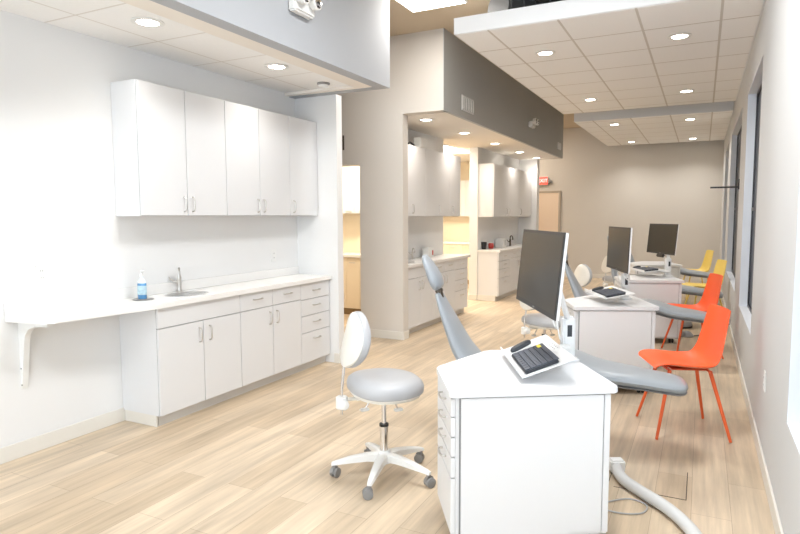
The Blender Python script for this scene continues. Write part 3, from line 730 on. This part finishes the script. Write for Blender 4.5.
# ------------------------------------------------------------------ patient chairs
def slab(path, widths, thick, n=20, p=2.6):
    """upholstered slab lofted along a path in the xz plane; superellipse sections across y"""
    P = [Vector((a, b)) for a, b in path]; rings = []
    for i, q in enumerate(P):
        t_ = (P[min(i + 1, len(P) - 1)] - P[max(i - 1, 0)]).normalized(); nx, nz = -t_.y, t_.x
        ring = []
        for k in range(n):
            a = 2 * PI * k / n; c, s = math.cos(a), math.sin(a)
            u = math.copysign(abs(c) ** (2 / p), c) * widths[i] / 2; v = math.copysign(abs(s) ** (2 / p), s) * thick[i] / 2
            ring.append((q.x + nx * v, u, q.y + nz * v))
        rings.append(ring)
    return B().skin(rings)
def interp(vals, m):
    pts = spline([(v, 0) for v in vals], m); return [p.x for p in pts]
def patient_chair(label, x, y, dz=0, mu='vinyl', rz=0, be=-.62, k=0):
    """x, y: foot end of the leg rest"""
    t = thing('patient_chair', label, 'dental chair', (x, y, 0), rz)
    m = 6
    lp = spline([(.0, .47), (-.05, .475), (-.25, .50), (-.50, .53), (-.68, .575), (-.82, .56), (-.98, .48), (-1.14, .44), (-1.26, .45)], m)
    lw = interp([.12, .30, .36, .44, .50, .52, .52, .52, .46], m); lt = interp([.03, .075, .085, .095, .11, .12, .13, .13, .10], m)
    lp = [(a.x, a.y + dz) for a in lp]
    B_ = slab(lp, lw, lt); B_.build('seat_cushion', M[mu], t, True)
    q = [(a, b - c * .42) for (a, b), c in zip(lp, lt)]
    B_ = slab(q[2:-6], [x * .93 for x in lw[2:-6]], [.022] * len(q[2:-6])); B_.build('under_shell', M['rubber'], t, True)
    bp = spline([(-1.24, .46), (-1.30, .52), (-1.38, .62), (-1.455, .77), (-1.515, .90), (-1.55, .985)], m)
    bw = interp([.38, .43, .42, .34, .24, .16], m); bt = interp([.07, .10, .09, .065, .045, .03], m)
    B_ = slab([(a.x + k * (a.y - .46), a.y + dz) for a in bp], bw, bt); B_.build('backrest', M[mu], t, True)
    hp = spline([(-1.545, 1.01), (-1.555, 1.03), (-1.575, 1.085), (-1.605, 1.15), (-1.64, 1.215), (-1.652, 1.24)], m)
    hw = interp([.12, .19, .22, .20, .14, .06], m); ht = interp([.04, .065, .075, .06, .04, .02], m)
    B_ = slab([(a.x + k * (a.y - .46), a.y + dz) for a in hp], hw, ht); B_.build('headrest', M[mu], t, True)
    B().tube([(-1.535 + k * .49, 0, .95 + dz), (-1.555 + k * .57, 0, 1.03 + dz)], .022, 10).tube([(-1.546 + k * .54, -.04, .998 + dz), (-1.546 + k * .54, .04, .998 + dz)], .018, 10).build('headrest_joint', M['brass'], t, True)
    B().box(-1.20, -.66, -.11, .11, .36 + dz, .42 + dz, .02).build('seat_frame', M['rubber'], t, True)
    b = B()
    for k in range(5):
        z0 = .10 + k * (.28 + dz) / 5; b.box(-1.10 + k * .015, -.80 - k * .012, -.10, .10, z0, z0 + (.28 + dz) / 5 + .004, .018)
    b.build('lift_column', M['plastic'], t, True)
    B().prism(rrect(-1.30, be, -.22, .22, .15, 8), 0.012, .07, .015).build('base_plate', M['vinyl'], t, True)
    B().prism(rrect(-1.31, be + .01, -.225, .225, .155, 8), 0, .014).build('base_gasket', M['black'], t)
    return t
R10 = math.radians(9)
patient_chair('grey reclined patient chair behind the nearest cart, foot end pointing at the nearest orange chair', -.05, 3.96, 0, 'vinylb', R10)
patient_chair('grey reclined patient chair between the second and third carts', .27, 6.50, .02, 'vinylb', math.radians(3), k=0)
patient_chair('grey patient chair whose leg rest emerges right of the third cart', .28, 8.95, -.02, 'vinylb', math.radians(1), -.36, .24)
patient_chair('grey patient chair farthest away behind the last cart', .29, 11.42, .0, 'vinylb', math.radians(2), k=.15)

# ------------------------------------------------------------------ carts
ZT = .75
def cart(label, p5, p4):
    d = Vector((p4[0] - p5[0], p4[1] - p5[1])); ang = math.atan2(d.y, d.x); Wd = d.length
    t = thing('dental_cart', label, 'cabinet', (p5[0], p5[1], 0), ang)
    out = [(0, 0), (Wd, 0), (Wd + .005, .75), (.345, .775), (.008, .435)]
    B().prism(round_corners(out, .022), ZT - .028, ZT, .005).build('worktop', M['white'], t, True)
    body = [(.035, .03), (Wd - .03, .03), (Wd - .025, .71), (.355, .745), (.035, .43)]
    B().prism(body, .066, ZT - .028).build('cabinet_body', M['white'], t)
    B().box(.056, Wd - .062, .012, .0295, .085, ZT - .036, .002, 1).build('front_panel', M['white'], t)
    B().box(.050, .056, .022, .0305, .08, ZT - .04).box(Wd - .062, Wd - .058, .022, .0305, .08, ZT - .04).build('panel_gap', M['gap'], t)
    B().box(Wd - .058, Wd - .030, .014, .0295, .08, ZT - .036, .002, 1).build('corner_strip', M['white'], t)
    zs = [ZT - .04, .625, .535, .445, .35, .09]
    for k in range(5):
        z1, z0 = zs[k], zs[k + 1]
        dr = B().box(.014, .0345, .035, .425, z0 + .003, z1 - .003, .002, 1).build('drawer' if k < 4 else 'door', M['white'], t)
        if k < 4:
            zc = (z0 + z1) / 2 + .005
            B().tube(spline([(.014, .16, zc), (.002, .16, zc), (-.008, .172, zc), (-.010, .21, zc - .003), (-.008, .248, zc), (.002, .26, zc), (.014, .26, zc)], 4), .005, 8).build('handle', M['nickel'], dr, True)
    for cx, cy in ((.10, .10), (Wd - .10, .10), (Wd - .10, .62), (.16, .42)):
        b = B(); b.tube([(cx, cy, .05), (cx, cy, .082)], .012, 8)
        for q in (-1, 1): b.tube([(cx - .012 + q * .016, cy, .03), (cx + .0 + q * .016, cy, .03)], .03, 16)
        b.build('caster', M['black'], t, True)
    return t, ang
CARTS = [((-.944, 2.335), (-.300, 2.732)), ((-.93, 5.04), (-.284, 5.315)), ((-.83, 7.38), (-.151, 7.60)), ((-.90, 9.78), (-.24, 10.04))]
cart('nearest white mobile cabinet with a clipped corner and four drawers', *CARTS[0])
cart('second white mobile cabinet beyond the nearest one, under the second monitor', *CARTS[1])
cart('third white mobile cabinet, right behind the second monitor', *CARTS[2])
cart('farthest white mobile cabinet, behind the third monitor', *CARTS[3])

# ------------------------------------------------------------------ monitors, arms, keyboards
def cw(lat, dep):
    return (lat * math.cos(YAW) - dep * math.sin(YAW), lat * math.sin(YAW) + dep * math.cos(YAW))
def monitor_arm(label, lat, dep, yaw_off, plat, pdep, Wm=.70, Hm=.375, zc=1.255, tilt=6.5, roll=0, lower=False):
    """frame axes: +x away from the operator (screen faces -x), y along the screen"""
    px, py = cw(plat, pdep); ang = YAW + yaw_off
    t = thing('monitor', label, 'monitor', (px, py, ZT), ang)
    c = cw(lat, dep); v = Vector((c[0] - px, c[1] - py, 0)); v.rotate(Matrix.Rotation(-ang, 3, 'Z'))
    cz = zc - ZT
    mt = Matrix.Translation((v.x, v.y, cz)) @ Matrix.Rotation(math.radians(tilt), 4, 'Y') @ Matrix.Rotation(math.radians(roll), 4, 'X')
    B().obox(mt, .014, Wm - .002, Hm - .002, .002).build('monitor_casing', M['plasticw'], t)
    B().obox(mt @ Matrix.Translation((-.0085, 0, 0)), .0035, Wm + .001, Hm + .001, .001, 1).build('bezel', M['black'], t)
    B().obox(mt @ Matrix.Translation((-.0105, 0, .004)), .0015, Wm - .03, Hm - .035).build('screen', M['screen'], t)
    B().obox(mt @ Matrix.Translation((-.0110, 0, -Hm / 2 + .010)), .0012, .03, .006).build('maker_mark', M['rubber'], t)
    B().obox(mt @ Matrix.Translation((.022, 0, 0)), .03, .30, .20, .01).build('rear_housing', M['plasticw'], t, True)
    B().obox(mt @ Matrix.Translation((.045, 0, 0)), .016, .12, .12, .004).build('mount_plate', M['black'], t)
    B().box(-.032, .032, -.032, .032, 0, .23, .010).build('post', M['plasticw'], t, True)
    B().box(-.05, .05, -.05, .05, 0, .018, .006).build('clamp_base', M['plasticw'], t, True)
    B().box(-.012, .012, -.0335, -.0322, .13, .19).build('post_label', M['kbody'], t)
    q = mt @ Vector((.06, 0, -.01)); b = B()
    for s in (-.018, .018): b.tube([(0, s, .215), (q.x + .01, q.y + s * 1.0, q.z)], .010, 10)
    b.build('spring_arm', M['plasticw'], t, True)
    B().tube([(q.x + .012, q.y - .03, q.z), (q.x + .012, q.y + .03, q.z)], .018, 12).tube([(q.x + .01, q.y, q.z), (q.x - .02, q.y, q.z)], .012, 10).build('arm_joint', M['plasticw'], t, True)
    e = mt @ Vector((.03, -.08, -.15))
    B().tube(spline([e, (e.x + .05, e.y + .02, e.z - .12), (-.08, -.05, .25), (-.05, -.02, .13), (-.03, 0, .10)]), .004, 6).build('cable', M['plastic'], t, True)
    if lower: B().obox(mt @ Matrix.Translation((.0, 0, -Hm / 2 - .02)), .03, .16, .045, .008).build('lower_bracket', M['black'], t)
    return t
def keyboard_tray(label, klabel, mlabel, plat, pdep, lat, dep, z=.84, tilt=18, yaw_off=0):
    ang = YAW + yaw_off; px, py = cw(lat, dep)
    t = thing('keyboard_tray', label, 'tray', (px, py, z), ang)
    R = Matrix.Rotation(math.radians(-tilt), 4, 'Y')
    p = cw(plat, pdep); v = Vector((p[0] - px, p[1] - py, 0)); v.rotate(Matrix.Rotation(-ang, 3, 'Z'))
    B().obox(R, .25, .55, .006, .0015, 1).obox(R @ Matrix.Translation((-.128, 0, .010)), .006, .55, .026, .0015, 1).build('tray_plate', M['plasticw'], t)
    b = B()
    for iy in (-.03, 0, .03, .06):
        for ix in (.088, .105): b.obox(R @ Matrix.Translation((ix, iy, .0034)), .006, .006, .001)
    b.build('screw_slots', M['rubber'], t)
    q = R @ Vector((.08, .0, -.016))
    B().obox(R @ Matrix.Translation((.06, .06, -.012)), .12, .14, .016, .005).tube([(q.x, q.y + .06, q.z), (v.x - .03, v.y - .04, q.z - .01), (v.x, v.y - .035, q.z - .01)], .018, 12).build('swivel_bracket', M['plastic'], t, True)
    rw = Matrix.Translation((px, py, z)) @ Matrix.Rotation(ang, 4, 'Z') @ R
    # keyboard: its own thing, lying on the tray
    k = thing('keyboard', klabel, 'keyboard', (0, 0, 0)); k.matrix_world = rw @ Matrix.Translation((-.028, -.085, .0032)) @ Matrix.Scale(1.12, 4)
    B().box(-.072, .072, -.155, .155, 0, .012, .004).build('keyboard_body', M['kbody'], k, True)
    kb = B()
    for r in range(6):
        x = -.062 + r * .0245 if r < 6 else 0
        n = 15 if r not in (0,) else 9
        for c in range(n):
            wy = .29 / n; y = -.145 + wy * (c + .5)
            kb.box(x - .004, x + .0165 - .004 + .004, y - wy / 2 + .0018, y + wy / 2 - .0018, .0115, .0165)
    kb.build('keys', M['keys'], k)
    B().box(.045, .062, .09, .135, .0166, .0175).build('sticker', M['sticker'], k)
    ms = thing('mouse', mlabel, 'mouse', (0, 0, 0)); ms.matrix_world = rw @ Matrix.Translation((-.035, .19, .0032)) @ Matrix.Rotation(math.radians(-62), 4, 'Z')
    rings = []
    for zz, kk in ((0, .96), (.006, 1.0), (.014, .97), (.020, .86), (.023, .5), (.024, .05)):
        rings.append([(.024 * kk * math.copysign(abs(math.cos(2 * PI * i / 24)) ** .8, math.cos(2 * PI * i / 24)), .068 * kk * math.copysign(abs(math.sin(2 * PI * i / 24)) ** .8, math.sin(2 * PI * i / 24)), zz) for i in range(24)])
    B().skin(rings).build('mouse_body', M['kbody'], ms, True)
    B().box(-.003, .003, .015, .035, .018, .026, .002).build('scroll_wheel', M['rubber'], ms)
    return t
monitor_arm('large black screen monitor on a white arm over the nearest cart', .668, 2.85, math.radians(2.4), .872, 3.075, zc=1.243, tilt=5.5)
monitor_arm('black monitor over the second cart, its screen nearly edge on', 1.905, 5.2, math.radians(-5.5), 2.039, 5.381, zc=1.215, tilt=2)
monitor_arm('black monitor over the third cart, the farthest of the three', 3.29, 7.5, math.radians(4), 3.30, 7.339, zc=1.21, tilt=5, lower=True)
keyboard_tray('white tilted keyboard tray on the nearest cart', 'charcoal keyboard with a yellow sticker on the nearest tray', 'black mouse on the nearest keyboard tray', .872, 3.075, .668, 2.90, .822, 20)
keyboard_tray('white keyboard tray over the second cart', 'black keyboard on the second tray', 'black mouse at the back of the second tray', 2.039, 5.381, 1.83, 5.2, .835, 10)
keyboard_tray('white keyboard tray over the third cart', 'black keyboard on the third tray', 'black mouse at the back of the third tray', 3.30, 7.339, 3.07, 7.45, .835, 6)

# ------------------------------------------------------------------ floor hose and cable
t = thing('umbilical_hose', 'thick white umbilical hose running across the floor beside the nearest cart', 'hose', (0, 0, 0))
B().tube(spline([(-.392, 3.56, .045), (-.375, 3.50, .04), (-.33, 3.42, .036), (-.24, 3.32, .036), (-.12, 3.20, .036), (-.03, 3.07, .036), (.04, 2.90, .036), (.10, 2.6, .036)]), .031, 18).build('hose_sleeve', M['hose'], t, True)
B().obox(Matrix.Translation((-.40, 3.60, .045)) @ Matrix.Rotation(.5, 4, 'Z'), .085, .07, .075, .010).build('hose_fitting', M['plastic'], t, True)
tag(B().tube(spline([(-.52, 3.06, .008), (-.42, 3.16, .006), (-.30, 3.27, .006), (-.21, 3.24, .006), (-.22, 3.14, .006), (-.32, 3.09, .006), (-.48, 3.10, .006), (-.62, 3.08, .006)]), .004, 8).build('floor_cable', M['cablem'], None, True), 'thin grey cable looped on the floor by the nearest cart', 'cable')

t = thing('foot_pedal', 'dark round foot control with a cable on the floor by the third cart', 'foot control', (-.13, 8.18, 0))
B().lathe((0, 0, 0), [(.085, 0), (.09, .012), (.075, .03), (.05, .055), (.02, .068), (.003, .07)], 24).build('pedal_dome', M['rubber'], t, True)
B().tube(spline([(.08, 0, .012), (.16, .02, .02), (.24, -.04, .008), (.34, -.02, .008)]), .008, 8).build('pedal_cable', M['black'], t, True)
